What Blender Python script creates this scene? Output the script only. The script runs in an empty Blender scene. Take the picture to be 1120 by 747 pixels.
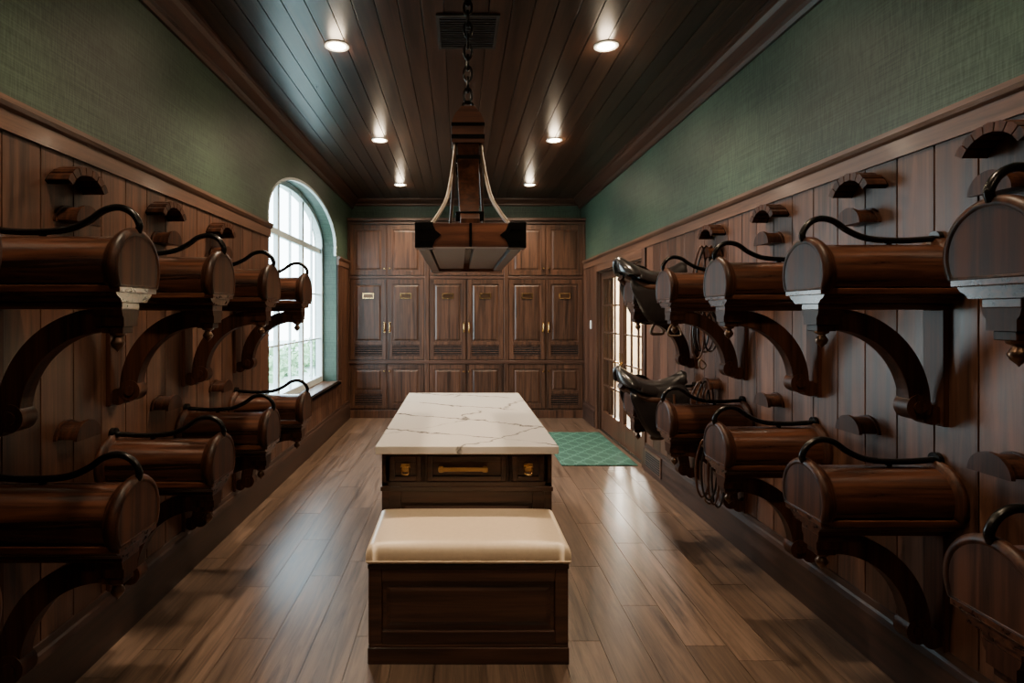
import bpy, math, random
from mathutils import Vector, Matrix
random.seed(7)
scene = bpy.context.scene
pi = math.pi
XL, XR = -1.71, 1.94       # wall planes
BT = 0.02                  # wainscot thickness
WL, WR = XL+BT, XR-BT
Y0, Y1 = -2.0, 9.05
ZC = 3.42

# ------------------------------------------------------------------ materials
def newmat(name):
    m = bpy.data.materials.new(name); m.use_nodes = True
    nt = m.node_tree
    return m, nt, nt.nodes, nt.links, nt.nodes['Principled BSDF']

def simple(name, col, rough=0.5, metal=0.0, noise=0.12, nscale=8.0, bump=0.0, spec=None, coat=0.0):
    m, nt, N, L, b = newmat(name)
    tc = N.new('ShaderNodeTexCoord'); n = N.new('ShaderNodeTexNoise')
    n.inputs['Scale'].default_value = nscale; n.inputs['Detail'].default_value = 5
    L.new(tc.outputs['Object'], n.inputs['Vector'])
    r = N.new('ShaderNodeValToRGB')
    r.color_ramp.elements[0].position = .3; r.color_ramp.elements[1].position = .7
    r.color_ramp.elements[0].color = tuple(c*(1-noise) for c in col)+(1,)
    r.color_ramp.elements[1].color = tuple(min(1, c*(1+noise)) for c in col)+(1,)
    L.new(n.outputs['Fac'], r.inputs['Fac']); L.new(r.outputs['Color'], b.inputs['Base Color'])
    b.inputs['Roughness'].default_value = rough; b.inputs['Metallic'].default_value = metal
    b.inputs['Coat Weight'].default_value = coat; b.inputs['Coat Roughness'].default_value = .15
    if bump:
        bp = N.new('ShaderNodeBump'); bp.inputs['Strength'].default_value = bump; bp.inputs['Distance'].default_value = .002
        L.new(n.outputs['Fac'], bp.inputs['Height']); L.new(bp.outputs['Normal'], b.inputs['Normal'])
    return m

def wood(name, c1, c2, axis='Z', rough=.38, coat=0.15, along=1.0, across=16.0, var=.35, bump=.15, rvar=.12, spec=.5, lo=.36, hi=.64):
    m, nt, N, L, b = newmat(name)
    b.inputs['Specular IOR Level'].default_value = spec
    tc = N.new('ShaderNodeTexCoord'); g = N.new('ShaderNodeNewGeometry')
    vm = N.new('ShaderNodeVectorMath'); vm.operation = 'MULTIPLY_ADD'
    cmb = N.new('ShaderNodeCombineXYZ')
    for i in range(3): L.new(g.outputs['Random Per Island'], cmb.inputs[i])
    vm.inputs[1].default_value = (13.7, 29.1, 17.3)
    L.new(cmb.outputs[0], vm.inputs[0]); L.new(tc.outputs['Object'], vm.inputs[2])
    mp = N.new('ShaderNodeMapping')
    s = [across]*3; s['XYZ'.index(axis)] = along
    mp.inputs['Scale'].default_value = s
    L.new(vm.outputs[0], mp.inputs['Vector'])
    n = N.new('ShaderNodeTexNoise'); n.inputs['Scale'].default_value = 1.0
    n.inputs['Detail'].default_value = 8; n.inputs['Roughness'].default_value = .68; n.inputs['Distortion'].default_value = .7
    L.new(mp.outputs[0], n.inputs['Vector'])
    r = N.new('ShaderNodeValToRGB')
    r.color_ramp.elements[0].position = lo; r.color_ramp.elements[1].position = hi
    r.color_ramp.elements[0].color = c1+(1,); r.color_ramp.elements[1].color = c2+(1,)
    L.new(n.outputs['Fac'], r.inputs['Fac'])
    h = N.new('ShaderNodeHueSaturation')
    mr = N.new('ShaderNodeMapRange'); mr.inputs['To Min'].default_value = 1-var; mr.inputs['To Max'].default_value = 1+var
    L.new(g.outputs['Random Per Island'], mr.inputs['Value']); L.new(mr.outputs[0], h.inputs['Value'])
    L.new(r.outputs['Color'], h.inputs['Color']); L.new(h.outputs['Color'], b.inputs['Base Color'])
    mr2 = N.new('ShaderNodeMapRange'); mr2.inputs['To Min'].default_value = rough-rvar/2; mr2.inputs['To Max'].default_value = rough+rvar
    L.new(n.outputs['Fac'], mr2.inputs['Value']); L.new(mr2.outputs[0], b.inputs['Roughness'])
    b.inputs['Coat Weight'].default_value = coat; b.inputs['Coat Roughness'].default_value = .12
    bp = N.new('ShaderNodeBump'); bp.inputs['Strength'].default_value = bump; bp.inputs['Distance'].default_value = .003
    L.new(n.outputs['Fac'], bp.inputs['Height']); L.new(bp.outputs['Normal'], b.inputs['Normal'])
    return m

M = {}
M['wains'] = wood('walnut_wainscot', (.020,.008,.0045), (.125,.055,.032), 'Z', rough=.38, across=20, var=.32, coat=.0, spec=.4, bump=.1, lo=.33, hi=.67)
M['rack']  = wood('dark_mahogany', (.008,.003,.002), (.095,.032,.015), 'X', rough=.26, across=30, along=1.5, var=.15, coat=.35, bump=.05)
M['rackz'] = wood('dark_mahogany_z', (.009,.0035,.002), (.066,.023,.011), 'Z', rough=.40, across=28, var=.15, coat=.0, bump=.05, spec=.2)
M['lock']  = wood('walnut_lockers', (.020,.009,.005), (.105,.045,.024), 'Z', rough=.36, across=22, var=.15, coat=.05)
M['trimy'] = wood('walnut_trim_y', (.050,.023,.014), (.135,.064,.038), 'Y', rough=.36, across=24, var=.1)
M['trimx'] = wood('walnut_trim_x', (.024,.011,.007), (.090,.039,.023), 'X', rough=.38, across=24, var=.1)
M['crown'] = wood('crown_wood', (.014,.006,.004), (.054,.021,.013), 'Y', rough=.36, across=24, var=.1, coat=.05)
M['base']  = wood('baseboard_wood', (.014,.007,.005), (.052,.024,.016), 'Y', rough=.4, across=24, var=.1, coat=0)
M['ceil']  = wood('ceiling_planks', (.011,.0055,.004), (.060,.029,.018), 'Y', rough=.28, across=24, var=.4, coat=.0, bump=.04, rvar=.08, spec=.4)
M['floor'] = wood('floor_planks', (.028,.017,.012), (.180,.116,.082), 'Y', rough=.31, across=26, along=1.6, var=.2, bump=.08, coat=.0, lo=.3, hi=.7, spec=.45)
M['island']= wood('island_wood', (.016,.007,.004), (.068,.028,.016), 'X', rough=.33, across=24, var=.12, coat=.12)
M['chand'] = wood('chandelier_wood', (.045,.014,.008), (.18,.062,.030), 'X', rough=.35, across=20, var=.1, coat=.2)
M['iron']  = simple('dark_iron', (.02,.018,.017), .25, .85, .2)
M['paleiron'] = simple('worn_steel', (.16,.11,.075), .5, .5, .2, 40)
M['brass'] = simple('brass', (.80,.52,.22), .25, 1.0, .1)
M['finial'] = simple('aged_brass', (.12,.07,.045), .3, .9, .1)
M['leather'] = simple('black_leather', (.012,.010,.010), .28, 0, .3, 30, bump=.2, coat=.4)
M['brownleather'] = simple('brown_leather', (.055,.022,.012), .4, 0, .3, 30, bump=.2)
M['cream'] = simple('cream_leather', (.70,.55,.39), .36, 0, .04, 60, bump=.12)
M['dark']  = simple('dark_gap', (.006,.005,.004), .8)
M['white'] = simple('white_paint', (.75,.76,.74), .45, 0, .03)
M['winframe'] = simple('window_frame_paint', (.55,.62,.62), .4, 0, .05)
M['beige'] = simple('beige_plaster', (.72,.62,.46), .8, 0, .06, 3)
M['leaf']  = simple('leaves', (.26,.42,.22), .6, 0, .5, 4)
M['grass'] = simple('lawn', (.60,.64,.56), .9, 0, .2, 6)
M['vent']  = simple('vent_metal', (.03,.027,.024), .5, .3)

def grasscloth(name, c1, c2, axis):
    m, nt, N, L, b = newmat(name)
    tc = N.new('ShaderNodeTexCoord')
    outs = []
    for sc, dt in (((2.5, 2.5, 150), 6), ((110, 110, 14), 3), ((1.0, 1.0, 1.0), 2)):
        mp = N.new('ShaderNodeMapping'); mp.inputs['Scale'].default_value = sc
        n = N.new('ShaderNodeTexNoise'); n.inputs['Scale'].default_value = 1; n.inputs['Detail'].default_value = dt
        L.new(tc.outputs['Object'], mp.inputs['Vector']); L.new(mp.outputs[0], n.inputs['Vector']); outs.append(n.outputs['Fac'])
    a = N.new('ShaderNodeMath'); a.operation = 'ADD'; L.new(outs[0], a.inputs[0]); L.new(outs[1], a.inputs[1])
    a2 = N.new('ShaderNodeMath'); a2.operation = 'ADD'; L.new(a.outputs[0], a2.inputs[0]); L.new(outs[2], a2.inputs[1])
    mr = N.new('ShaderNodeMapRange'); mr.inputs['From Min'].default_value = 1.2; mr.inputs['From Max'].default_value = 1.8
    L.new(a2.outputs[0], mr.inputs['Value'])
    r = N.new('ShaderNodeValToRGB'); r.color_ramp.elements[0].color = c1+(1,); r.color_ramp.elements[1].color = c2+(1,)
    L.new(mr.outputs[0], r.inputs['Fac']); L.new(r.outputs['Color'], b.inputs['Base Color'])
    b.inputs['Roughness'].default_value = .48
    b.inputs['Specular IOR Level'].default_value = .35
    bp = N.new('ShaderNodeBump'); bp.inputs['Strength'].default_value = .35; bp.inputs['Distance'].default_value = .002
    L.new(a.outputs[0], bp.inputs['Height']); L.new(bp.outputs['Normal'], b.inputs['Normal'])
    return m
M['green'] = grasscloth('green_grasscloth', (.014,.030,.021), (.054,.090,.062), 'Y')

def marble():
    m, nt, N, L, b = newmat('marble_quartz')
    tc = N.new('ShaderNodeTexCoord')
    def mth(op, a, bb=None, cl=False):
        x = N.new('ShaderNodeMath'); x.operation = op; x.use_clamp = cl
        for i, v in enumerate((a, bb)):
            if v is None: continue
            if isinstance(v, (int, float)): x.inputs[i].default_value = v
            else: L.new(v, x.inputs[i])
        return x.outputs[0]
    sp = N.new('ShaderNodeSeparateXYZ'); L.new(tc.outputs['Object'], sp.inputs[0])
    def noise(sc, det, off=0):
        mp = N.new('ShaderNodeMapping'); mp.inputs['Location'].default_value = (off, off*2, 0); L.new(tc.outputs['Object'], mp.inputs['Vector'])
        n = N.new('ShaderNodeTexNoise'); n.inputs['Scale'].default_value = sc; n.inputs['Detail'].default_value = det; n.inputs['Roughness'].default_value = .6
        L.new(mp.outputs[0], n.inputs['Vector']); return n.outputs['Fac']
    def lines(th, freq, width, amp, off, lo):
        t = mth('ADD', mth('MULTIPLY', sp.outputs[0], math.cos(th)), mth('MULTIPLY', sp.outputs[1], math.sin(th)))
        t = mth('ADD', t, mth('MULTIPLY', noise(1.7, 7, off), amp))
        f = mth('FRACT', mth('MULTIPLY', t, freq))
        d = mth('ABSOLUTE', mth('SUBTRACT', f, .5))
        v = mth('SUBTRACT', 1.0, mth('DIVIDE', d, width), True)
        mk = mth('MULTIPLY', mth('SUBTRACT', noise(2.2, 2, off+7), lo), 8, True)
        return mth('MULTIPLY', v, mk)
    v = mth('MAXIMUM', lines(1.15, 2.0, .032, .55, 0, .34), mth('MULTIPLY', lines(-.65, 1.7, .028, .6, 3, .42), .8))
    r = N.new('ShaderNodeValToRGB')
    r.color_ramp.elements[0].color = (.74,.70,.65,1); r.color_ramp.elements[1].color = (.035,.03,.028,1)
    L.new(v, r.inputs['Fac']); L.new(r.outputs['Color'], b.inputs['Base Color'])
    b.inputs['Roughness'].default_value = .16
    return m
M['marble'] = marble()

def rugmat():
    m, nt, N, L, b = newmat('green_patterned_rug')
    tc = N.new('ShaderNodeTexCoord'); sp = N.new('ShaderNodeSeparateXYZ'); L.new(tc.outputs['Object'], sp.inputs[0])
    def mth(op, a, bb=None):
        x = N.new('ShaderNodeMath'); x.operation = op
        for i, v in enumerate((a, bb)):
            if v is None: continue
            if isinstance(v, (int, float)): x.inputs[i].default_value = v
            else: L.new(v, x.inputs[i])
        return x.outputs[0]
    sx = mth('SINE', mth('MULTIPLY', sp.outputs[0], 28)); sy = mth('SINE', mth('MULTIPLY', sp.outputs[1], 22))
    d = mth('ABSOLUTE', mth('ADD', sx, sy)); d2 = mth('ABSOLUTE', mth('MULTIPLY', sx, sy))
    f = mth('MINIMUM', d, mth('ADD', d2, .15))
    r = N.new('ShaderNodeValToRGB')
    r.color_ramp.elements[0].position = .12; r.color_ramp.elements[0].color = (.055,.16,.118,1)
    r.color_ramp.elements[1].position = .3; r.color_ramp.elements[1].color = (.015,.070,.049,1)
    L.new(f, r.inputs['Fac']); L.new(r.outputs['Color'], b.inputs['Base Color']); b.inputs['Roughness'].default_value = .9
    return m
M['rug'] = rugmat()

def glassmat():
    m = bpy.data.materials.new('window_glass'); m.use_nodes = True
    N = m.node_tree.nodes; L = m.node_tree.links; N.clear()
    o = N.new('ShaderNodeOutputMaterial'); mx = N.new('ShaderNodeMixShader'); t = N.new('ShaderNodeBsdfTransparent'); g = N.new('ShaderNodeBsdfGlossy')
    g.inputs['Roughness'].default_value = .02; mx.inputs[0].default_value = .06
    L.new(t.outputs[0], mx.inputs[1]); L.new(g.outputs[0], mx.inputs[2]); L.new(mx.outputs[0], o.inputs[0])
    return m
M['glass'] = glassmat()
def emis(name, col, s):
    m = bpy.data.materials.new(name); m.use_nodes = True
    b = m.node_tree.nodes['Principled BSDF']; b.inputs['Base Color'].default_value = col+(1,)
    b.inputs['Emission Color'].default_value = col+(1,); b.inputs['Emission Strength'].default_value = s
    return m
M['bulb'] = emis('downlight_lens', (1,.80,.55), 80)

# ------------------------------------------------------------------ mesh builder
def recalc(me):
    import bmesh
    bm = bmesh.new(); bm.from_mesh(me); bmesh.ops.recalc_face_normals(bm, faces=bm.faces); bm.to_mesh(me); bm.free()
class MB:
    def __init__(s): s.v = []; s.f = []; s.m = []; s.sm = []; s.mats = []
    def mi(s, k):
        if k not in s.mats: s.mats.append(k)
        return s.mats.index(k)
    def add(s, vs, fs, k, smooth=False):
        o = len(s.v); i = s.mi(k); s.v += [tuple(v) for v in vs]
        for f in fs: s.f.append([o+j for j in f]); s.m.append(i); s.sm.append(smooth)
    def box(s, x0, x1, y0, y1, z0, z1, k):
        x0, x1 = sorted((x0, x1)); y0, y1 = sorted((y0, y1)); z0, z1 = sorted((z0, z1))
        s.add([(x0,y0,z0),(x1,y0,z0),(x1,y1,z0),(x0,y1,z0),(x0,y0,z1),(x1,y0,z1),(x1,y1,z1),(x0,y1,z1)],
              [(0,3,2,1),(4,5,6,7),(0,1,5,4),(1,2,6,5),(2,3,7,6),(3,0,4,7)], k)
    def prism(s, poly, axis, a0, a1, k, smooth=False, caps=True):
        def P(p, a):
            u, w = p
            return {'X': (a, u, w), 'Y': (u, a, w), 'Z': (u, w, a)}[axis]
        n = len(poly); vs = [P(p, a0) for p in poly]+[P(p, a1) for p in poly]
        s.add(vs, [(i, (i+1) % n, n+(i+1) % n, n+i) for i in range(n)], k, smooth)
        if caps:
            s.add(vs[:n], [tuple(range(n))[::-1]], k); s.add(vs[n:], [tuple(range(n))], k)
    def strip(s, outer, inner, axis, a0, a1, k):
        for i in range(len(outer)-1):
            s.prism([outer[i], outer[i+1], inner[i+1], inner[i]], axis, a0, a1, k)
    def bar(s, secs, k, smooth=False):
        n = len(secs[0]); vs = [v for r in secs for v in r]; fs = []
        for j in range(len(secs)-1):
            for i in range(n): fs.append((j*n+i, j*n+(i+1) % n, (j+1)*n+(i+1) % n, (j+1)*n+i))
        fs += [tuple(range(n))[::-1], tuple(range((len(secs)-1)*n, len(secs)*n))]
        s.add(vs, fs, k, smooth)
    def cyl(s, p0, p1, r0, k, r1=None, n=16, smooth=True):
        if r1 is None: r1 = r0
        p0, p1 = Vector(p0), Vector(p1); d = (p1-p0).normalized()
        a = d.orthogonal().normalized(); b = d.cross(a); vs = []
        for p, r in ((p0, r0), (p1, r1)):
            for i in range(n):
                t = 2*pi*i/n; vs.append(p+(a*math.cos(t)+b*math.sin(t))*r)
        s.add(vs, [(i, (i+1) % n, n+(i+1) % n, n+i) for i in range(n)], k, smooth)
        s.add(vs[:n], [tuple(range(n))[::-1]], k); s.add(vs[n:], [tuple(range(n))], k)
    def lathe(s, c, prof, k, n=16):
        vs = []
        for (r, z) in prof:
            for i in range(n):
                t = 2*pi*i/n; vs.append((c[0]+r*math.cos(t), c[1]+r*math.sin(t), c[2]+z))
        fs = []
        for j in range(len(prof)-1):
            for i in range(n): fs.append((j*n+i, j*n+(i+1) % n, (j+1)*n+(i+1) % n, (j+1)*n+i))
        s.add(vs, fs, k, True)
    def loft(s, poly_fn, stations, k, cap=True):
        rings = [[(x, p[0], p[1]) for p in poly_fn(sc)] for x, sc in stations]
        n = len(rings[0]); vs = [v for r in rings for v in r]; fs = []
        for j in range(len(rings)-1):
            for i in range(n): fs.append((j*n+i, j*n+(i+1) % n, (j+1)*n+(i+1) % n, (j+1)*n+i))
        s.add(vs, fs, k, True)
        if cap:
            s.add(rings[0], [tuple(range(n))[::-1]], k); s.add(rings[-1], [tuple(range(n))], k)
    def tube(s, pts, r, k, n=10, sub=6, closed=False, flat=None):
        P = [Vector(p) for p in pts]; out = []
        m = len(P)
        rng = m if closed else m-1
        for i in range(rng):
            if closed: a, b, c, d = P[(i-1) % m], P[i], P[(i+1) % m], P[(i+2) % m]
            else: a, b, c, d = P[max(i-1, 0)], P[i], P[i+1], P[min(i+2, m-1)]
            for q in range(sub):
                t = q/sub
                out.append(.5*((2*b)+(c-a)*t+(2*a-5*b+4*c-d)*t*t+(3*b-a-3*c+d)*t**3))
        if not closed: out.append(P[-1])
        vs = []; L_ = len(out); up = None
        for i, p in enumerate(out):
            if closed: d = out[(i+1) % L_]-out[i-1]
            else: d = out[min(i+1, L_-1)]-out[max(i-1, 0)]
            d = d.normalized()
            if up is None: up = d.orthogonal().normalized()
            up = (up-d*up.dot(d)).normalized(); b = d.cross(up)
            for j in range(n):
                t = 2*pi*j/n; vs.append(p+(up*math.cos(t)+b*math.sin(t))*r)
        fs = []
        for i in range(L_ if closed else L_-1):
            i2 = (i+1) % L_
            for j in range(n): fs.append((i*n+j, i*n+(j+1) % n, i2*n+(j+1) % n, i2*n+j))
        s.add(vs, fs, k, True)
        if not closed:
            s.add(vs[:n], [tuple(range(n))[::-1]], k); s.add(vs[-n:], [tuple(range(n))], k)
    def mesh(s, name):
        me = bpy.data.meshes.new(name); me.from_pydata(s.v, [], s.f)
        for k in s.mats: me.materials.append(M[k])
        for i, p in enumerate(me.polygons): p.material_index = s.m[i]; p.use_smooth = s.sm[i]
        me.update()
        return me
    def obj(s, name, parent=None, loc=(0,0,0), rot=0, bevel=0, fixn=True):
        me = s.mesh(name)
        if fixn: recalc(me)
        return place(name, me, parent, loc, rot, bevel)
def place(name, me, parent=None, loc=(0,0,0), rot=0, bevel=0):
    o = bpy.data.objects.new(name, me); scene.collection.objects.link(o)
    o.location = loc; o.rotation_euler = (0, 0, rot)
    if parent: o.parent = parent
    if bevel:
        b = o.modifiers.new('bevel', 'BEVEL'); b.width = bevel; b.segments = 2; b.limit_method = 'ANGLE'; b.angle_limit = math.radians(50)
    return o
def empty(name, loc=(0,0,0)):
    e = bpy.data.objects.new(name, None); scene.collection.objects.link(e); e.location = loc; return e

# ------------------------------------------------------------------ room shell
mb = MB(); mb.box(XL-.3, XR+.2, Y0-.2, Y1+.2, -.12, -.012, 'dark')
w = .2; x = XL
while x < XR-.001:
    x2 = min(x+w, XR); y = Y0 - random.random()*1.2
    while y < Y1:
        y2 = y+1.22
        mb.box(x+.0012, x2-.0012, max(y, Y0)+.0012, min(y2, Y1)-.0012, -.012, 0, 'floor')
        y = y2
    x = x2
mb.obj('floor')
mb = MB(); mb.box(XL-.3, XR+.2, Y0-.2, Y1+.2, ZC+.02, ZC+.15, 'dark')
x = XL
while x < XR-.001:
    x2 = min(x+.135, XR); mb.box(x+.003, x2-.003, Y0, Y1, ZC, ZC+.02, 'ceil'); x = x2
mb.obj('ceiling', bevel=.003)

WA, WB, WZ0, WSP, WTOP = 5.07, 7.9, .62, 2.53, 3.06
def arch(t, y0=WA, y1=WB, zs=WSP, zt=WTOP):
    a = pi*(1-t); return ((y0+y1)/2+(y1-y0)/2*math.cos(a), zs+(zt-zs)*math.sin(a))
NA = 28
mb = MB(); T = .3
mb.box(XL-T, XL, Y0, WA, 0, ZC, 'green'); mb.box(XL-T, XL, WB, Y1+.2, 0, ZC, 'green')
mb.box(XL-T, XL, WA, WB, 0, WZ0, 'green')
A = [arch(i/NA) for i in range(NA+1)]
mb.strip([(p[0], ZC) for p in A], A, 'X', XL-T, XL, 'green')
wall_left = mb.obj('wall_left')
DA, DB, DZ = 5.92, 7.86, 2.18
mb = MB()
mb.box(XR, XR+.2, Y0, DA, 0, ZC, 'green'); mb.box(XR, XR+.2, DB, Y1+.2, 0, ZC, 'green'); mb.box(XR, XR+.2, DA, DB, DZ, ZC, 'green')
wall_right = mb.obj('wall_right')
mb = MB(); mb.box(XL, XR, Y1, Y1+.2, 0, ZC, 'green'); mb.obj('wall_back')
mb = MB(); mb.box(XL-.3, XR+.2, Y0-.2, Y0, 0, ZC, 'green'); mb.obj('wall_front')

def boards(mb, xa, xb, segs, w=.195):
    y = Y0
    while y < 8.7:
        y2 = y+w
        for (a, b, z0, z1) in segs:
            s0, s1 = max(a, y), min(b, y2)
            if s1-s0 > .02: mb.box(xa, xb, s0+.003, s1-.003, z0, z1, 'wains')
        y = y2
CR0, CR1 = 2.28, 2.40
mb = MB(); mb.box(XL, XL+.004, Y0, WA-.04, .2, CR0, 'dark')
boards(mb, XL+.001, WL, [(Y0, WA-.02, .26, CR0), (WA-.02, WB+.02, .26, WZ0), (WB+.02, 8.68, .26, CR0)])
mb.obj('trim_8', bevel=.005)
mb = MB(); mb.box(XR-.004, XR, Y0, DA-.1, .2, CR0, 'dark')
boards(mb, WR, XR-.001, [(Y0, DA-.1, .26, CR0), (DB+.1, 8.68, .26, CR0)])
mb.obj('trim_9', bevel=.005)

def rail(name, side, y0, y1):
    s = 1 if side == 'L' else -1; xw = XL if side == 'L' else XR
    prof = [(0, CR0), (.032, CR0), (.032, CR0+.075), (.045, CR0+.085), (.055, CR0+.10), (.055, CR1), (0, CR1)]
    m = MB(); m.prism([(xw+s*p[0], p[1]) for p in prof], 'Y', y0, y1, 'trimy'); return m.obj(name)
rail('trim_1', 'L', Y0, WA-.01); rail('trim_2', 'L', WB+.01, 8.68); rail('trim_3', 'R', Y0, 8.68)
def baseb(name, side, y0, y1):
    s = 1 if side == 'L' else -1; xw = XL if side == 'L' else XR
    prof = [(0, 0), (.045, 0), (.045, .21), (.038, .235), (.03, .245), (.028, .275), (0, .28)]
    m = MB(); m.prism([(xw+s*p[0], p[1]) for p in prof], 'Y', y0, y1, 'base'); return m.obj(name)
baseb('baseboard_left', 'L', Y0, 8.68); baseb('baseboard_right', 'R', Y0, DA-.1); baseb('baseboard_right.001', 'R', DB+.1, 8.68)
cp = [(0, ZC), (.13, ZC), (.13, ZC-.02), (.11, ZC-.03), (.09, ZC-.055), (.055, ZC-.085), (.035, ZC-.10), (.035, ZC-.13), (.02, ZC-.15), (0, ZC-.15)]
m = MB(); m.prism([(XL+p[0], p[1]) for p in cp], 'Y', Y0, Y1, 'crown'); m.obj('trim_4')
m = MB(); m.prism([(XR-p[0], p[1]) for p in cp], 'Y', Y0, Y1, 'crown'); m.obj('trim_5')
m = MB(); m.prism([(Y1-p[0]*.8, p[1]+(ZC-p[1])*.3) for p in cp], 'X', XL+.02, XR-.02, 'trimx'); m.obj('trim_6')

# ------------------------------------------------------------------ window
xf0, xf1 = XL-.25, XL-.20
mb = MB()
fr = .06
inn = [arch(i/NA, WA+fr, WB-fr, WSP, WTOP-fr) for i in range(NA+1)]
mb.strip(A, inn, 'X', xf0-.02, xf1+.015, 'winframe')
mb.box(xf0-.02, xf1+.015, WA, WA+fr, WZ0+.04, WSP, 'winframe'); mb.box(xf0-.02, xf1+.015, WB-fr, WB, WZ0+.04, WSP, 'winframe')
mb.box(xf0-.02, xf1+.015, WA+fr, WB-fr, WZ0+.04, WZ0+.12, 'winframe')
inb = [arch(i/NA, WA+.03, WB-.03, WSP, WTOP-.03) for i in range(NA+1)]
mb.strip(A, inb, 'X', XL-.03, XL+.004, 'winframe')  # pale rim on the opening: brightly lit reveal edge put into the colour
mb.box(XL-.03, XL+.004, WA, WA+.03, CR1, WSP, 'winframe'); mb.box(XL-.03, XL+.004, WB-.03, WB, CR1, WSP, 'winframe')
cy = (WA+WB)/2; hw = (WB-WA)/2-fr
def ztop(y): return WSP+(WTOP-fr-WSP)*math.sqrt(max(0, 1-((y-cy)/hw)**2))
for i, y in enumerate([WA+(WB-WA)*k/6 for k in range(1, 6)]):
    t = .035 if i in (1, 3) else .010
    if i in (0, 2, 4): continue
    mb.box(xf0, xf1, y-t, y+t, WZ0+.1, ztop(y), 'winframe')
for k in (0, 2, 4):
    y = WA+(WB-WA)*(k+1)/6
    mb.box(xf0+.01, xf1-.01, y-.009, y+.009, WZ0+.1, ztop(y), 'winframe')
for z, t in ((1.26, .009), (1.86, .009), (2.46, .035)):
    mb.box(xf0+.003, xf1-.003, WA+fr, WB-fr, z-t, z+t, 'winframe')
win = mb.obj('window_1', bevel=.004)
mb = MB(); g = [(WA+.03, WZ0+.06)]+[(WA+.03, WSP)]+[arch(i/NA, WA+.03, WB-.03, WSP, WTOP-.03) for i in range(1, NA)]+[(WB-.03, WSP), (WB-.03, WZ0+.06)]
xx = (xf0+xf1)/2
mb.add([(xx, p[0], p[1]) for p in g], [tuple(range(len(g)))], 'glass'); mb.obj('window_pane', parent=win, fixn=False)
mb = MB(); mb.box(XL-.29, WL+.05, WA-.0, WB, WZ0, WZ0+.04, 'trimy')
mb.box(WL, WL+.05, WA-.04, WB+.04, WZ0, WZ0+.04, 'trimy'); mb.obj('window_sill', parent=win, bevel=.004)

# ------------------------------------------------------------------ door + hall
mb = MB()
c = .1
mb.box(WR-.015, XR, DA-c, DA, 0, DZ+c, 'lock'); mb.box(WR-.015, XR, DB, DB+c, 0, DZ+c, 'lock'); mb.box(WR-.015, XR, DA, DB, DZ, DZ+c-.001, 'trimy')
mb.box(XR, XR+.2, DA, DA+.02, 0, DZ, 'lock'); mb.box(XR, XR+.2, DB-.02, DB, 0, DZ, 'lock'); mb.box(XR, XR+.2, DA+.02, DB-.02, DZ-.02, DZ, 'lock')
mb.obj('trim_7', bevel=.004)
def french(name, y0, y1, hingefar):
    m = MB(); x0, x1 = XR+.03, XR+.075; st = .09; z0, z1 = .01, DZ-.025
    m.box(x0, x1, y0, y0+st, z0, z1, 'lock'); m.box(x0, x1, y1-st, y1, z0, z1, 'lock')
    m.box(x0, x1, y0+st, y1-st, z1-st, z1, 'lock'); m.box(x0, x1, y0+st, y1-st, z0, z0+.26, 'lock')
    gy0, gy1, gz0, gz1 = y0+st, y1-st, z0+.26, z1-st
    for k in (1, 2): y = gy0+(gy1-gy0)*k/3; m.box(x0+.01, x1-.01, y-.008, y+.008, gz0, gz1, 'lock')
    for k in range(1, 5): z = gz0+(gz1-gz0)*k/5; m.box(x0+.01, x1-.01, gy0, gy1, z-.01, z+.01, 'lock')
    hy = y0+.05 if hingefar else y1-.05
    m.cyl((x0, hy, 1.0), (x0-.05, hy, 1.0), .01, 'brass'); m.tube([(x0-.05, hy, 1.0), (x0-.055, hy+(.05 if hingefar else -.05), 1.0), (x0-.05, hy+(.11 if hingefar else -.11), .995)], .009, 'brass')
    m.box(x0-.006, x0, hy-.02, hy+.02, .92, 1.12, 'brass')
    d = m.obj(name, bevel=.004)
    m = MB(); xm = (x0+x1)/2; m.add([(xm, gy0, gz0), (xm, gy1, gz0), (xm, gy1, gz1), (xm, gy0, gz1)], [(0, 1, 2, 3)], 'glass'); m.obj('pane', parent=d, fixn=False)
ym = (DA+DB)/2
french('door_1', DA+.022, ym-.002, False); french('door_2', ym+.002, DB-.022, True)
mb = MB()
mb.box(XR+.2, 4.6, 4.6, 14.6, -.1, -.002, 'floor'); mb.obj('floor_hall')
mb = MB(); mb.box(4.6, 4.7, 4.5, 14.7, 0, 2.9, 'beige'); mb.box(XR+.2, 4.6, 4.5, 4.6, 0, 2.9, 'beige'); mb.box(XR+.2, 4.6, 14.6, 14.7, 0, 2.9, 'beige'); mb.box(XR+.1, XR+.2, 9.3, 14.7, 0, 2.9, 'beige')
mb.obj('wall_hall')
mb = MB(); mb.box(XR+.2, 4.7, 4.5, 14.7, 2.9, 3.0, 'white'); mb.obj('ceiling_hall')

# ------------------------------------------------------------------ lockers
LY = 8.70
lk = empty('locker_cabinet', (0, 0, 0))
mb = MB()
Lx0, Lx1 = XL+.002, XR-.002
mb.box(Lx0, Lx1, LY, Y1-.002, .0, 3.0, 'lock')
mb.box(Lx0, Lx1, LY-.02, LY, 0, .12, 'lock')
mb.box(Lx0, Lx1, LY-.035, LY, .835, .885, 'trimx')
mb.box(Lx0, Lx1, LY-.03, LY, 2.97, 3.02, 'trimx'); mb.box(Lx0, Lx1, LY-.06, Y1-.002, 3.02, 3.06, 'trimx'); mb.box(Lx0, Lx1, LY-.03, LY, 3.0, 3.03, 'trimx')
mb.box(Lx0, Lx1, LY-.015, LY, 2.135, 2.175, 'trimx')
PW = (Lx1-Lx0)/3
for i in range(4):
    x = Lx0+i*PW; a, b = max(Lx0, x-.035), min(Lx1, x+.035); mb.box(a, b, LY-.028, LY, .12, 2.97, 'lock')
mb.obj('carcass', parent=lk, bevel=.004)
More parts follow.
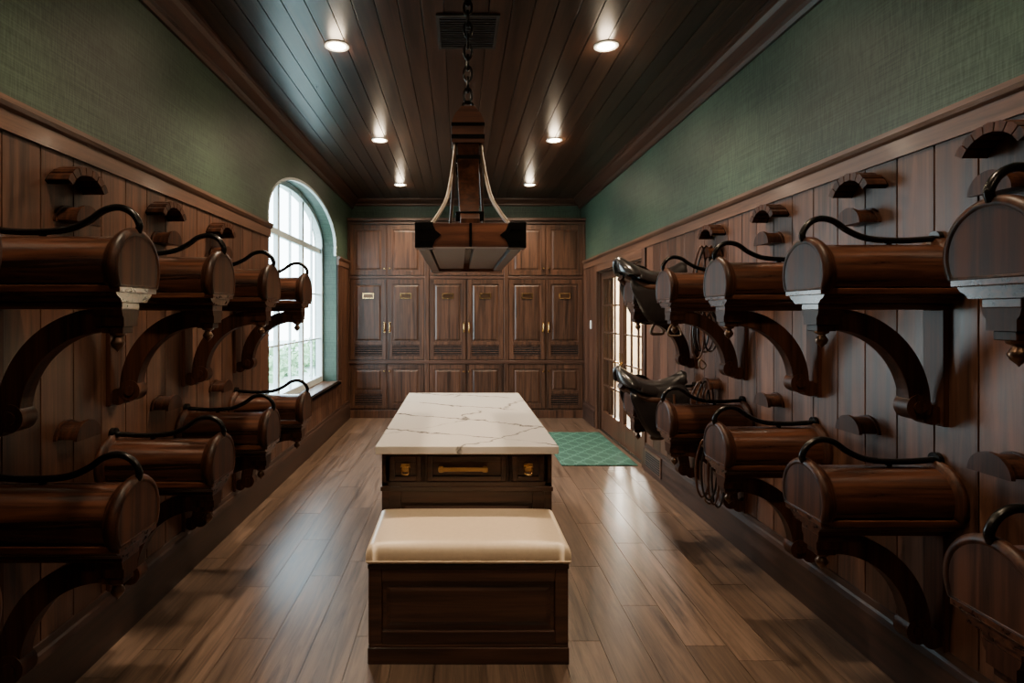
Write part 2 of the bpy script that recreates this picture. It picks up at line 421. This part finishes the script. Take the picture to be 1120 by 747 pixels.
def pdoor(m, x0, x1, z0, z1, y, k='lock', st=.065, louv=None):
    t = .022
    m.box(x0, x0+st, y-t, y, z0, z1, k); m.box(x1-st, x1, y-t, y, z0, z1, k)
    m.box(x0+st, x1-st, y-t, y, z1-st, z1, k)
    zb = z0+st
    if louv:
        zl = z0+louv
        m.box(x0+st, x1-st, y-t, y, z0, z0+.05, k); m.box(x0+st, x1-st, y-t, y, zl, zl+.05, k)
        m.box(x0+st, x1-st, y-.003, y-.001, z0+.05, zl, 'dark')
        n = 5; h = (zl-z0-.05)/n
        for i in range(n):
            z = z0+.05+(i+.5)*h
            m.box(x0+st, x1-st, y-.018, y-.006, z-h*.2, z+h*.2, k)
        zb = zl+.05
    else: m.box(x0+st, x1-st, y-t, y, z0, zb, k)
    m.box(x0+st, x1-st, y-.010, y-.001, zb, z1-st, k)
    a0, a1, c0, c1 = x0+st+.02, x1-st-.02, zb+.02, z1-st-.02
    if a1-a0 > .08 and c1-c0 > .05:
        b_ = .022; yo, yi = y-.010, y-.019
        m.add([(a0,yo,c0),(a1,yo,c0),(a1,yo,c1),(a0,yo,c1),(a0+b_,yi,c0+b_),(a1-b_,yi,c0+b_),(a1-b_,yi,c1-b_),(a0+b_,yi,c1-b_)],
              [(0,1,5,4),(1,2,6,5),(2,3,7,6),(3,0,4,7),(4,5,6,7)], k)
mb = MB(); mh = MB()
for p in range(3):
    cx = Lx0+(p+.5)*PW
    for s in (-1, 1):
        xa, xb = (cx-PW/2+.045, cx-.012) if s < 0 else (cx+.012, cx+PW/2-.045)
        pdoor(mb, xa, xb, .15, .82, LY-.002, louv=.22 if (p, s) in ((0, -1), (2, 1)) else None)
        pdoor(mb, xa, xb, .90, 2.12, LY-.002, louv=.22)
        pdoor(mb, xa, xb, 2.19, 2.955, LY-.002)
        xm = (xa+xb)/2
        yl = LY-.022
        for (u0, u1, v0, v1) in ((-.085, .085, .030, .042), (-.085, .085, -.042, -.030), (-.085, -.073, -.03, .03), (.073, .085, -.03, .03)):
            mh.box(xm+u0, xm+u1, yl-.012, yl, 1.87+v0, 1.87+v1, 'brass')
        mh.box(xm-.073, xm+.073, yl-.003, yl, 1.84, 1.90, 'finial')
        hx = cx+s*.04
        mh.tube([(hx, yl, 1.33), (hx, yl-.035, 1.34), (hx, yl-.035, 1.44), (hx, yl, 1.45)], .008, 'brass')
        mh.box(hx-.012, hx+.012, yl-.007, yl-.002, 1.31, 1.47, 'brass')
        mh.cyl((hx, yl, .72), (hx, yl-.03, .72), .012, 'brass')
        mh.cyl((hx, yl, 2.29), (hx, yl-.03, 2.29), .012, 'brass')
mb.obj('doors', parent=lk, bevel=.003); mh.obj('brass_hardware', parent=lk)

# ------------------------------------------------------------------ island
ICX = .043
isl = empty('island_table', (0, 0, 0))
fy, by = 3.10, 4.98; hw = .465
mb = MB(); mb.box(ICX-.49, ICX+.49, 3.02, 5.06, .85, .893, 'marble')
mb.obj('marble_top', parent=isl, bevel=.006)
mb = MB()
mb.box(ICX-hw+.02, ICX+hw-.02, fy+.02, by-.02, 0, .85, 'island')
mb.box(ICX-hw, ICX+hw, fy, by, 0, .10, 'island')
mb.box(ICX-hw, ICX+hw, fy, by, .825, .85, 'island')
mb.box(ICX-hw, ICX+hw, fy, by, .655, .68, 'island')
mb.box(ICX-hw-.006, ICX+hw+.006, fy-.008, by+.008, .63, .655, 'island')
for xs in (-hw, hw-.04):
    mb.box(ICX+xs, ICX+xs+.04, fy, fy+.04, .10, .85, 'island'); mb.box(ICX+xs, ICX+xs+.04, by-.04, by, .10, .85, 'island')
for (a, b) in ((-.425, -.245), (-.22, .22), (.245, .425)):
    mb.box(ICX+a-.02, ICX+a, fy, fy+.02, .68, .825, 'island'); mb.box(ICX+b, ICX+b+.02, fy, fy+.02, .68, .825, 'island')
    pdoor(mb, ICX+a+.004, ICX+b-.004, .684, .821, fy+.018, 'island', st=.028)
pdoor(mb, ICX-hw+.04, ICX+hw-.04, .10, .63, fy+.02, 'island')
for s in (-1, 1):
    for k in range(4):
        y0 = fy+.05+k*(by-fy-.1)/4; y1 = y0+(by-fy-.1)/4-.03; xs = ICX+s*(hw-.02)
        for (a, b, c0, c1) in ((y0, y0+.06, .12, .62), (y1-.06, y1, .12, .62), (y0+.06, y1-.06, .56, .62), (y0+.06, y1-.06, .12, .19)):
            mb.box(xs, xs+s*.015, a, b, c0, c1, 'island')
        mb.box(xs, xs+s*.012, y0, y1, .70, .81, 'island')
mb.obj('cabinet_body', parent=isl, bevel=.003)
mb = MB(); yy = fy-.004
mb.box(ICX-.155, ICX+.115, yy-.018, yy-.01, .742, .764, 'brass')
for xx_ in (-.14, .10): mb.box(ICX+xx_-.012, ICX+xx_+.012, yy-.012, yy+.012, .736, .77, 'brass')
for xx_ in (-.335, .335):
    mb.box(ICX+xx_-.024, ICX+xx_+.024, yy-.004, yy+.004, .735, .783, 'brass')
    mb.tube([(ICX+xx_-.02, yy-.012, .765), (ICX+xx_-.02, yy-.02, .735), (ICX+xx_, yy-.022, .725), (ICX+xx_+.02, yy-.02, .735), (ICX+xx_+.02, yy-.012, .765)], .004, 'brass')
    mb.cyl((ICX+xx_-.026, yy-.01, .766), (ICX+xx_+.026, yy-.01, .766), .005, 'brass')
mb.obj('brass_pulls', parent=isl)

# bench
bn = empty('upholstered_bench', (0, 0, 0))
BY0, BY1 = 2.583, 3.085
mb = MB(); bw = .46
mb.box(ICX-bw+.012, ICX+bw-.012, BY0+.02, BY1, 0, .44, 'island')
mb.box(ICX-bw, ICX+bw, BY0, BY1, 0, .075, 'island'); mb.box(ICX-bw+.004, ICX+bw-.004, BY0+.004, BY1, .075, .09, 'island')
mb.box(ICX-bw, ICX+bw, BY0, BY1, .435, .455, 'island')
pdoor(mb, ICX-bw+.004, ICX+bw-.004, .09, .435, BY0+.026, 'island', st=.06)
for s in (-1, 1):
    xs = ICX+s*(bw-.012)
    for (a, b, c0, c1) in ((BY0+.01, BY0+.07, .09, .435), (BY1-.07, BY1, .09, .435), (BY0+.07, BY1-.07, .38, .435), (BY0+.07, BY1-.07, .09, .15)):
        mb.box(xs, xs+s*.01, a, b, c0, c1, 'island')
mb.obj('bench_base', parent=bn, bevel=.004)
def cushion():
    nx, ny = 36, 24
    x0, x1, y0, y1 = ICX-.467, ICX+.467, BY0-.006, BY1
    R = .035; zb, zt = .456, .545
    def ed(t, L_):
        d = min(t, L_-t)
        return 0 if d >= R else R-math.sqrt(max(0, R*R-(R-d)**2))
    xsv = sorted(set([x0+R*(1-math.cos(i*pi/2/6)) for i in range(7)]+[x1-R*(1-math.cos(i*pi/2/6)) for i in range(7)]+[x0+R+(x1-x0-2*R)*i/nx for i in range(nx+1)]))
    ysv = sorted(set([y0+R*(1-math.cos(i*pi/2/6)) for i in range(7)]+[y1-R*(1-math.cos(i*pi/2/6)) for i in range(7)]+[y0+R+(y1-y0-2*R)*i/ny for i in range(ny+1)]))
    top = []
    for yv in ysv:
        for xv in xsv:
            u = (xv-x0)/(x1-x0)*2-1; w_ = (yv-y0)/(y1-y0)*2-1
            puff = .012*(1-u**4)*(1-w_**4)
            dz = math.hypot(ed(xv-x0, x1-x0), ed(yv-y0, y1-y0))
            top.append((xv, yv, zt-min(R, dz)+puff))
    a, b = len(xsv), len(ysv)
    m = MB(); fs = [(j*a+i, j*a+i+1, (j+1)*a+i+1, (j+1)*a+i) for j in range(b-1) for i in range(a-1)]
    bi = [i for i in range(a)]+[j*a+a-1 for j in range(1, b)]+[(b-1)*a+i for i in range(a-2, -1, -1)]+[j*a for j in range(b-2, 0, -1)]
    vs = top[:]; n0 = len(vs); n = len(bi)
    for lv, (ins, z) in enumerate(((0, zb+.02), (.006, zb+.006), (.012, zb))):
        for k in bi:
            p = top[k]; cx, cy_ = (x0+x1)/2, (y0+y1)/2
            vs.append((cx+(p[0]-cx)*(1-ins/.46), cy_+(p[1]-cy_)*(1-ins/.25), z))
    prev = bi
    for lv in range(3):
        cur = [n0+lv*n+i for i in range(n)]
        for i in range(n): fs.append((prev[i], cur[i], cur[(i+1) % n], prev[(i+1) % n]))
        prev = cur
    fs.append(tuple(prev)); m.add(vs, fs, 'cream', True)
    m.tube([(x0, y0, zb+.016), ((x0+x1)/2, y0-.001, zb+.016), (x1, y0, zb+.016)], .004, 'cream')
    return m.obj('cushion', parent=bn)
cushion()

mb = MB(); mb.box(1.08, 1.88, 5.95, 7.6, .001, .012, 'rug'); mb.obj('area_rug', bevel=.003)

# ------------------------------------------------------------------ saddle racks
def horseshoe(r, zc, a0=-28, n=30, zb=None):
    pts = []
    for i in range(n+1):
        a = math.radians(180-a0-(180-2*a0)*i/n)
        pts.append((r*math.cos(a), zc+r*math.sin(a)))
    return pts
def rack_mesh():
    m = MB(); zc = .072
    H = lambda r: horseshoe(r, zc)
    m.loft(lambda s: H(s), [(.022, .118), (.50, .118)], 'rack')
    m.loft(lambda s: H(s), [(0, .140), (.012, .146), (.022, .142), (.030, .128), (.036, .118)], 'rackz')
    m.loft(lambda s: H(s), [(.485, .118), (.492, .128), (.500, .133), (.506, .134), (.512, .143), (.522, .149), (.534, .149), (.544, .143), (.548, .134), (.549, .128), (.545, .122)], 'rackz')
    m.box(0, .545, -.118, .118, -.012, .012, 'rack')
    m.prism([(-.112, -.012), (.112, -.012), (.104, -.024), (.088, -.032), (.078, -.045), (-.078, -.045), (-.088, -.032), (-.104, -.024)], 'X', 0, .53, 'rack')
    m.box(0, .515, -.055, .055, -.07, -.045, 'rack')
    m.prism([(-.055, -.07), (.055, -.07), (.05, -.09), (.042, -.10), (.042, -.13), (-.042, -.13), (-.042, -.10), (-.05, -.09)], 'X', .415, .515, 'rackz')
    m.box(.43, .505, -.033, .033, -.155, -.13, 'rackz')
    m.lathe((.468, 0, -.155), [(.028, 0), (.026, -.008), (.012, -.014), (.018, -.024), (.024, -.036), (.018, -.05), (.007, -.06), (0.0005, -.068)], 'finial')
    n = 22; c_ = (.44, -.45); ro, ri = .385, .30
    secs = []
    for k in range(n+1):
        a = pi/2+pi/2*k/n; ox, oz = c_[0]+ro*math.cos(a), c_[1]+ro*math.sin(a); ix, iz = c_[0]+ri*math.cos(a), c_[1]+ri*math.sin(a)
        secs.append([(ox, -.032, oz), (ox, .032, oz), (ix, .032, iz), (ix, -.032, iz)])
    m.bar(secs, 'rackz')
    m.cyl((.105, -.036, -.455), (.105, .036, -.455), .05, 'rackz', n=24)
    m.cyl((.105, -.042, -.455), (.105, .042, -.455), .024, 'rackz', n=16)
    m.cyl((.05, -.034, -.485), (.05, .034, -.485), .04, 'rackz', n=20)
    m.box(.0, .022, -.05, .05, -.53, -.07, 'rackz')
    m.tube([(.02, 0, .215), (.15, 0, .207), (.28, 0, .215), (.36, 0, .245), (.42, 0, .285), (.475, 0, .295), (.52, 0, .275), (.545, 0, .235), (.54, 0, .205)], .0125, 'iron')
    m.cyl((.0, 0, .215), (.02, 0, .215), .03, 'iron'); m.cyl((.2, 0, .185), (.2, 0, .205), .012, 'iron')
    me = m.mesh('saddle_rack'); recalc(me)
    return me
RM = rack_mesh()
ZU, ZL = 1.685, .80
LR = [1.28, 2.03, 2.76, 3.50, 4.28]; RR = [.68, 1.47, 2.27, 3.05, 3.82, 4.60]
for y in LR:
    for z in (ZU, ZL): place('saddle_rack', RM, None, (WL, y, z), 0, .003)
for y in RR:
    for z in (ZU, ZL): place('saddle_rack', RM, None, (WR, y, z), pi, .003)

def bridle_mesh(full=True):
    m = MB(); n = 7
    if full:
        a0, a1 = math.radians(28), math.radians(152); zc = -.075
        for k in range(n):
            s0 = a0+(a1-a0)*(k+.06)/n; s1 = a0+(a1-a0)*(k+.94)/n
            pts = [(math.cos(s)*r, zc+math.sin(s)*r) for s, r in ((s0, .15), ((s0+s1)/2, .153), (s1, .15), (s1, .118), (s0, .118))]
            m.prism(pts, 'X', .01, .10, 'rackz')
        P1 = [(math.cos(a0+(a1-a0)*k/20)*.146, zc+math.sin(a0+(a1-a0)*k/20)*.146) for k in range(21)]
        P2 = [(p[0]*.84, zc+(p[1]-zc)*.84) for p in P1]
        m.strip(P1, P2, 'X', 0, .09, 'iron')
        zl = -.16
    else: zl = 0
    arc = [(math.cos(pi*k/16)*.072, zl+math.sin(pi*k/16)*.066) for k in range(17)]
    m.prism(arc, 'X', 0, .085, 'rackz')
    arc2 = [(math.cos(pi*k/16)*.082, zl-.004+math.sin(pi*k/16)*.078) for k in range(17)]
    m.prism(arc2, 'X', .085, .1, 'rackz'); m.prism(arc2, 'X', 0, .012, 'rackz')
    me = m.mesh('bridle'); recalc(me)
    return me
B1, B2 = bridle_mesh(True), bridle_mesh(False)
for y in (1.7, 2.44, 3.18, 3.91):
    place('bridle_rack', B1, None, (WL, y, 2.15), 0, .003); place('bridle_hook', B2, None, (WL, y, 1.07), 0, .003)
for y in (1.2, 1.95, 2.66, 3.42, 4.2):
    place('bridle_rack', B1, None, (WR, y, 2.18), pi, .003); place('bridle_hook', B2, None, (WR, y, 1.05), pi, .003)

# ------------------------------------------------------------------ saddles (pommel to the wall, cantle to the room)
def saddle(name, loc, rot):
    e = empty(name, loc); e.rotation_euler = (0, 0, rot)
    nu, nv = 32, 32
    m = MB(); vs = []
    for i in range(nu+1):
        u = i/nu
        x = .10+.54*u
        sp = .232+.125*max(0, (u-.42)/.58)**1.8+.085*max(0, (.38-u)/.38)**1.5
        sw = .062+.105*math.sin(min(1, u*1.1)*pi*.5)**2
        if u > .82: sw *= max(.25, math.sqrt(max(0, 1-((u-.82)/.19)**2)))
        for j in range(nv+1):
            v = j/nv*2-1
            vs.append((x-.02*abs(v)**2*(u > .8), sw*math.sin(v*pi/2), sp-(.07+.03*u)*(1-math.cos(v*pi/2))))
    fs = [(i*(nv+1)+j, i*(nv+1)+j+1, (i+1)*(nv+1)+j+1, (i+1)*(nv+1)+j) for i in range(nu) for j in range(nv)]
    m.add(vs, fs, 'leather', True); o = m.obj('seat', parent=e)
    sd = o.modifiers.new('s', 'SOLIDIFY'); sd.thickness = .028; sd.offset = -1
    for s in (-1, 1):
        # skirt / flap outline, hanging from the seat and curving forward
        ctrl = [(.16, .235), (.30, .215), (.44, .215), (.55, .20), (.57, .13), (.53, .02), (.47, -.10), (.40, -.165), (.30, -.175), (.20, -.13), (.13, -.03), (.10, .10), (.115, .20)]
        P = [Vector((a, b, 0)) for a, b in ctrl]; n = len(P); out = []
        for i in range(n):
            a, b, c_, d = P[i-1], P[i], P[(i+1) % n], P[(i+2) % n]
            for q in range(4):
                t = q/4; out.append(.5*((2*b)+(c_-a)*t+(2*a-5*b+4*c_-d)*t*t+(3*b-a-3*c_+d)*t**3))
        nn = len(out); cx_, cz_ = .33, .04
        rings = [1, .82, .6, .35, .12]; vs = []
        for q in rings:
            for p in out:
                x = cx_+(p[0]-cx_)*q; z = cz_+(p[1]-cz_)*q
                if z > .07: y = .155*math.cos(min(1, (z-.07)/.22)*pi*.36)
                else: y = .155+.010*math.sin((.07-z)*12)
                vs.append((x, s*(y+.012*(1-q)), z))
        fs = [(a*nn+b, a*nn+(b+1) % nn, (a+1)*nn+(b+1) % nn, (a+1)*nn+b) for a in range(4) for b in range(nn)]
        fs.append(tuple(4*nn+b for b in range(nn)))
        m.add(vs, fs, 'leather', True); o = m.obj('flap_%d' % (1 if s < 0 else 2), parent=e)
        sd = o.modifiers.new('s', 'SOLIDIFY'); sd.thickness = .012; sd.offset = 0
        m = MB()
        m.tube([(.24, s*.172, .17), (.24, s*.186, .0), (.245, s*.186, -.15)], .010, 'brownleather')
        m.tube([(.245, s*.188, -.15), (.205, s*.19, -.20), (.195, s*.193, -.25), (.245, s*.195, -.258), (.295, s*.193, -.25), (.285, s*.19, -.20)], .007, 'paleiron', closed=True)
        m.obj('stirrup_%d' % (1 if s < 0 else 2), parent=e)
    m = MB()
    for s in (-1, 1):
        m.tube([(.14, s*.10, .17), (.3, s*.135, .12), (.46, s*.135, .13), (.59, s*.085, .21)], .030, 'brownleather')
    m.tube([(.57, -.125, .225), (.62, -.095, .30), (.638, 0, .352), (.62, .095, .30), (.57, .125, .225)], .016, 'leather')
    m.tube([(.13, -.07, .225), (.10, -.04, .295), (.095, 0, .318), (.10, .04, .295), (.13, .07, .225)], .015, 'leather')
    m.obj('panels', parent=e)
for z in (ZU, ZL): saddle('saddle', (WR, 4.60, z), pi)

def bridle(name, x, y, z, ln, seed):
    random.seed(seed); m = MB()
    for k in range(4):
        dx = .035*(k-1.5); w_ = .035+.02*random.random(); l = ln*(.65+.35*random.random()); dy = random.uniform(-.03, .03)
        m.tube([(x+dx, y-.02, z), (x+dx-w_, y+dy, z-l*.4), (x+dx-w_*.8, y+dy, z-l*.85), (x+dx, y+dy*1.2, z-l), (x+dx+w_*.9, y+dy, z-l*.8), (x+dx+w_, y+dy, z-l*.35)],
               .007, 'leather' if k % 2 else 'brownleather', closed=True, n=8)
    m.tube([(x-.02, y, z-ln*.8), (x-.03, y, z-ln*.9), (x, y, z-ln*.95), (x+.02, y, z-ln*.88)], .006, 'paleiron', closed=True)
    return m.obj(name)
bridle('hanging_bridle', 1.62, 3.66, .79, .44, 3)
bridle('hanging_bridle', 1.84, 4.2, 2.10, .55, 5)
bridle('hanging_bridle', 1.80, 4.18, 1.62, .45, 9)
bridle('hanging_bridle', 1.83, 4.2, 1.10, .35, 11)

# ------------------------------------------------------------------ chandelier
ch = empty('chandelier', (.05, 3.20, 0))
mb = MB(); hx, fy0, fy1 = .236, -.76, .76; z0, z1 = 1.887, 1.99
mb.box(-hx, hx, fy0, fy0+.06, z0, z1, 'chand'); mb.box(-hx, hx, fy1-.06, fy1, z0, z1, 'chand')
for s in (-1, 1):
    mb.box(s*hx, s*(hx-.05), fy0+.06, fy1-.06, z0+.004, z1-.004, 'rackz')
    for ya, yb in ((fy0-.004, fy0), (fy1, fy1+.004)):
        mb.prism([(s*(hx+.003), z0-.003), (s*(hx-.07), z0-.003), (s*(hx-.085), (z0+z1)/2-.02), (s*(hx-.11), (z0+z1)/2), (s*(hx-.085), (z0+z1)/2+.02), (s*(hx-.07), z1+.003), (s*(hx+.003), z1+.003)], 'Y', ya, yb, 'iron')
    for yy_ in (fy0, fy1-.11): mb.box(s*(hx), s*(hx+.004), yy_, yy_+.11, z0-.003, z1+.003, 'iron')
    mb.box(s*(hx+.003), s*(hx-.075), fy0-.004, fy0+.07, z0-.004, z0, 'iron'); mb.box(s*(hx+.003), s*(hx-.075), fy0-.004, fy0+.07, z1, z1+.004, 'iron')
    for zz in (z0+.025, z1-.025):
        for xx_ in (.025, .055): mb.cyl((s*(hx-xx_), fy0-.004, zz), (s*(hx-xx_), fy0-.011, zz), .006, 'iron', n=8)
mb.box(-.006, .006, fy0-.005, fy0, z0, z1, 'iron')
for s in (-1, 1):
    mb.box(s*.02, s*(hx-.055), fy0+.06, fy1-.06, z0+.02, z0+.06, 'rackz')
mb.box(-.02, .02, fy0+.06, fy1-.06, z0+.05, z0+.07, 'iron')
mb.obj('frame', parent=ch, bevel=.003)
mb = MB()
mb.prism([(-.088, 2.54), (.088, 2.54), (.088, 2.66), (.07, 2.70), (.035, 2.74), (-.035, 2.74), (-.07, 2.70), (-.088, 2.66)], 'Y', -.09, .09, 'chand')
mb.box(-.092, .092, -.094, .094, 2.56, 2.585, 'iron'); mb.box(-.092, .092, -.094, .094, 2.63, 2.65, 'iron')
mb.box(-.07, .07, -.07, .07, 2.50, 2.54, 'rackz')
for s in (-1, 1):
    P = []
    for k in range(25):
        t = k/24; y = s*(.07+(.70-.07)*(t**1.35)); z = 2.54-(2.54-1.985)*(1-(1-t)**1.35)
        P.append((y, z))
    wv = lambda t: .062-.02*t
    secs = []
    for k, (ya, za) in enumerate(P):
        wa = wv(k/24); secs.append([(-wa, ya, za), (wa, ya, za), (wa, ya, za+.035), (-wa, ya, za+.035)])
    mb.bar(secs, 'rackz')
    for q in (4, 20):
        ya, za = P[q]; mb.box(-.066, .066, ya-.012, ya+.012, za-.006, za+.04, 'iron')
    for sx in (-1, 1):
        mb.tube([(sx*.07, s*.06, 2.53), (sx*.085, s*.2, 2.36), (sx*.105, s*.42, 2.18), (sx*.135, s*.6, 2.07), (sx*.17, s*.72, 1.99)], .0095, 'paleiron')
mb.obj('yoke', parent=ch, bevel=.003)
mb = MB()
mb.tube([(.03*math.cos(a), 0, 2.765+.03*math.sin(a)) for a in [2*pi*k/8 for k in range(8)]], .008, 'iron', closed=True)
z = 2.80; k = 0
while z < ZC-.09:
    pts = []
    for q in range(10):
        a = 2*pi*q/10; u, w_ = .022*math.cos(a), .042*math.sin(a)
        pts.append((u, 0, z+.03+w_) if k % 2 == 0 else (0, u, z+.03+w_))
    mb.tube(pts, .0075, 'iron', closed=True, sub=3, n=8); z += .062; k += 1
mb.lathe((0, 0, ZC), [(.07, 0), (.07, -.012), (.05, -.03), (.02, -.04), (.012, -.08), (0.001, -.085)], 'iron')
mb.obj('chain', parent=ch)

# ceiling vent
mb = MB(); vx0, vx1, vy0, vy1 = -.14, .25, 3.44, 3.88
mb.box(vx0, vx0+.02, vy0, vy1, ZC-.012, ZC-.001, 'vent'); mb.box(vx1-.02, vx1, vy0, vy1, ZC-.012, ZC-.001, 'vent')
mb.box(vx0+.02, vx1-.02, vy0, vy0+.02, ZC-.012, ZC-.001, 'vent'); mb.box(vx0+.02, vx1-.02, vy1-.02, vy1, ZC-.012, ZC-.001, 'vent')
for k in range(14): y = vy0+.035+k*.029; mb.box(vx0+.02, vx1-.02, y-.004, y+.006, ZC-.01, ZC-.002, 'vent')
mb.box(vx0+.02, vx1-.02, vy0+.02, vy1-.02, ZC-.002, ZC-.001, 'dark')
mb.obj('ceiling_air_vent')
mb = MB(); mb.box(WR-.008, WR, 8.2, 8.28, 1.38, 1.50, 'white'); mb.box(WR-.014, WR-.008, 8.225, 8.255, 1.41, 1.47, 'white'); mb.obj('light_switch', bevel=.002)
mb = MB(); mb.box(XR-.056, XR-.045, 5.3, 5.75, .05, .24, 'trimy')
for k in range(7): z = .07+k*.022; mb.box(XR-.060, XR-.056, 5.33, 5.72, z, z+.012, 'dark')
mb.obj('wall_air_vent')

# downlights
WARM = (1, .77, .52)
for y in (-.3, 1.8, 3.85, 5.94, 8.0):
    for x in (-.83, 1.0):
        e = empty('recessed_downlight', (x, y, ZC))
        m = MB(); m.lathe((0, 0, 0), [(.085, 0), (.085, -.006), (.062, -.008), (.058, -.002)], 'white', 28); m.obj('trim_ring', parent=e)
        m = MB(); m.cyl((0, 0, -.003), (0, 0, -.0005), .057, 'bulb', n=28); m.obj('lens', parent=e)
        l = bpy.data.lights.new('lamp', 'SPOT'); l.energy = {-.3: 45, 1.8: 130}.get(y, 225); l.color = WARM; l.spot_size = math.radians(135); l.spot_blend = 1.0; l.shadow_soft_size = .05
        lo = bpy.data.objects.new('lamp', l); scene.collection.objects.link(lo); lo.parent = e; lo.location = (0, 0, -.03)
        l = bpy.data.lights.new('added_fill', 'POINT'); l.energy = 5; l.color = WARM; l.shadow_soft_size = .05  # added point light without a fixture of its own, brightens the ceiling planks
        lo = bpy.data.objects.new('ceiling_fill', l); scene.collection.objects.link(lo); lo.parent = e; lo.location = (0, 0, -.08)
l = bpy.data.lights.new('hall', 'POINT'); l.energy = 1300; l.color = (1,.92,.78); l.shadow_soft_size = .2
lo = bpy.data.objects.new('hall_lamp', l); scene.collection.objects.link(lo); lo.location = (3.3, 12.3, 2.5)

# exterior
mb = MB(); mb.box(-40, XL-.3, -20, 40, -.4, -.3, 'grass'); mb.obj('lawn')
mb = MB()
for k in range(4200):
    cx = -5.4+random.gauss(0, .35); cyy = random.uniform(5, 26); zt_ = .20+.3*math.sin(cyy*2.1)+.2*math.sin(cyy*5)
    cz = -.2+(zt_+.2)*random.random()**.6
    d = Vector((random.gauss(0, 1), random.gauss(0, 1), random.gauss(0, 1))).normalized(); a = d.orthogonal().normalized()*.12; b = d.cross(a).normalized()*.06
    p = Vector((cx, cyy, cz)); mb.add([p-a, p+b, p+a, p-b], [(0, 1, 2, 3)], 'leaf')
mb.obj('garden_hedge', fixn=False)

# world
wd = bpy.data.worlds.new('sky'); scene.world = wd; wd.use_nodes = True
N = wd.node_tree.nodes; L = wd.node_tree.links
bg = N['Background']; tc = N.new('ShaderNodeTexCoord'); sp = N.new('ShaderNodeSeparateXYZ'); L.new(tc.outputs['Generated'], sp.inputs[0])
r = N.new('ShaderNodeValToRGB'); r.color_ramp.elements[0].color = (.82,.95,1,1); r.color_ramp.elements[1].color = (.48,.78,1,1)
L.new(sp.outputs[2], r.inputs['Fac']); L.new(r.outputs['Color'], bg.inputs['Color']); bg.inputs['Strength'].default_value = 15.0
pl = bpy.data.lights.new('portal', 'AREA'); pl.shape = 'RECTANGLE'; pl.size = WB-WA; pl.size_y = WTOP-WZ0; pl.cycles.is_portal = True
po = bpy.data.objects.new('window_portal', pl); scene.collection.objects.link(po)
po.location = (XL-.29, (WA+WB)/2, (WTOP+WZ0)/2); po.rotation_euler = Vector((1, 0, 0)).to_track_quat('-Z', 'Z').to_euler()

# camera
cam = bpy.data.cameras.new('cam'); co = bpy.data.objects.new('camera', cam); scene.collection.objects.link(co)
co.location = (0, 0, 1.6); co.rotation_euler = (pi/2, 0, 0)
cam.sensor_width = 36; cam.lens = 620/1120*36
cam.shift_x = (560-502)/1120; cam.shift_y = -(373.5-343)/1120
cam.clip_start = .05
scene.camera = co
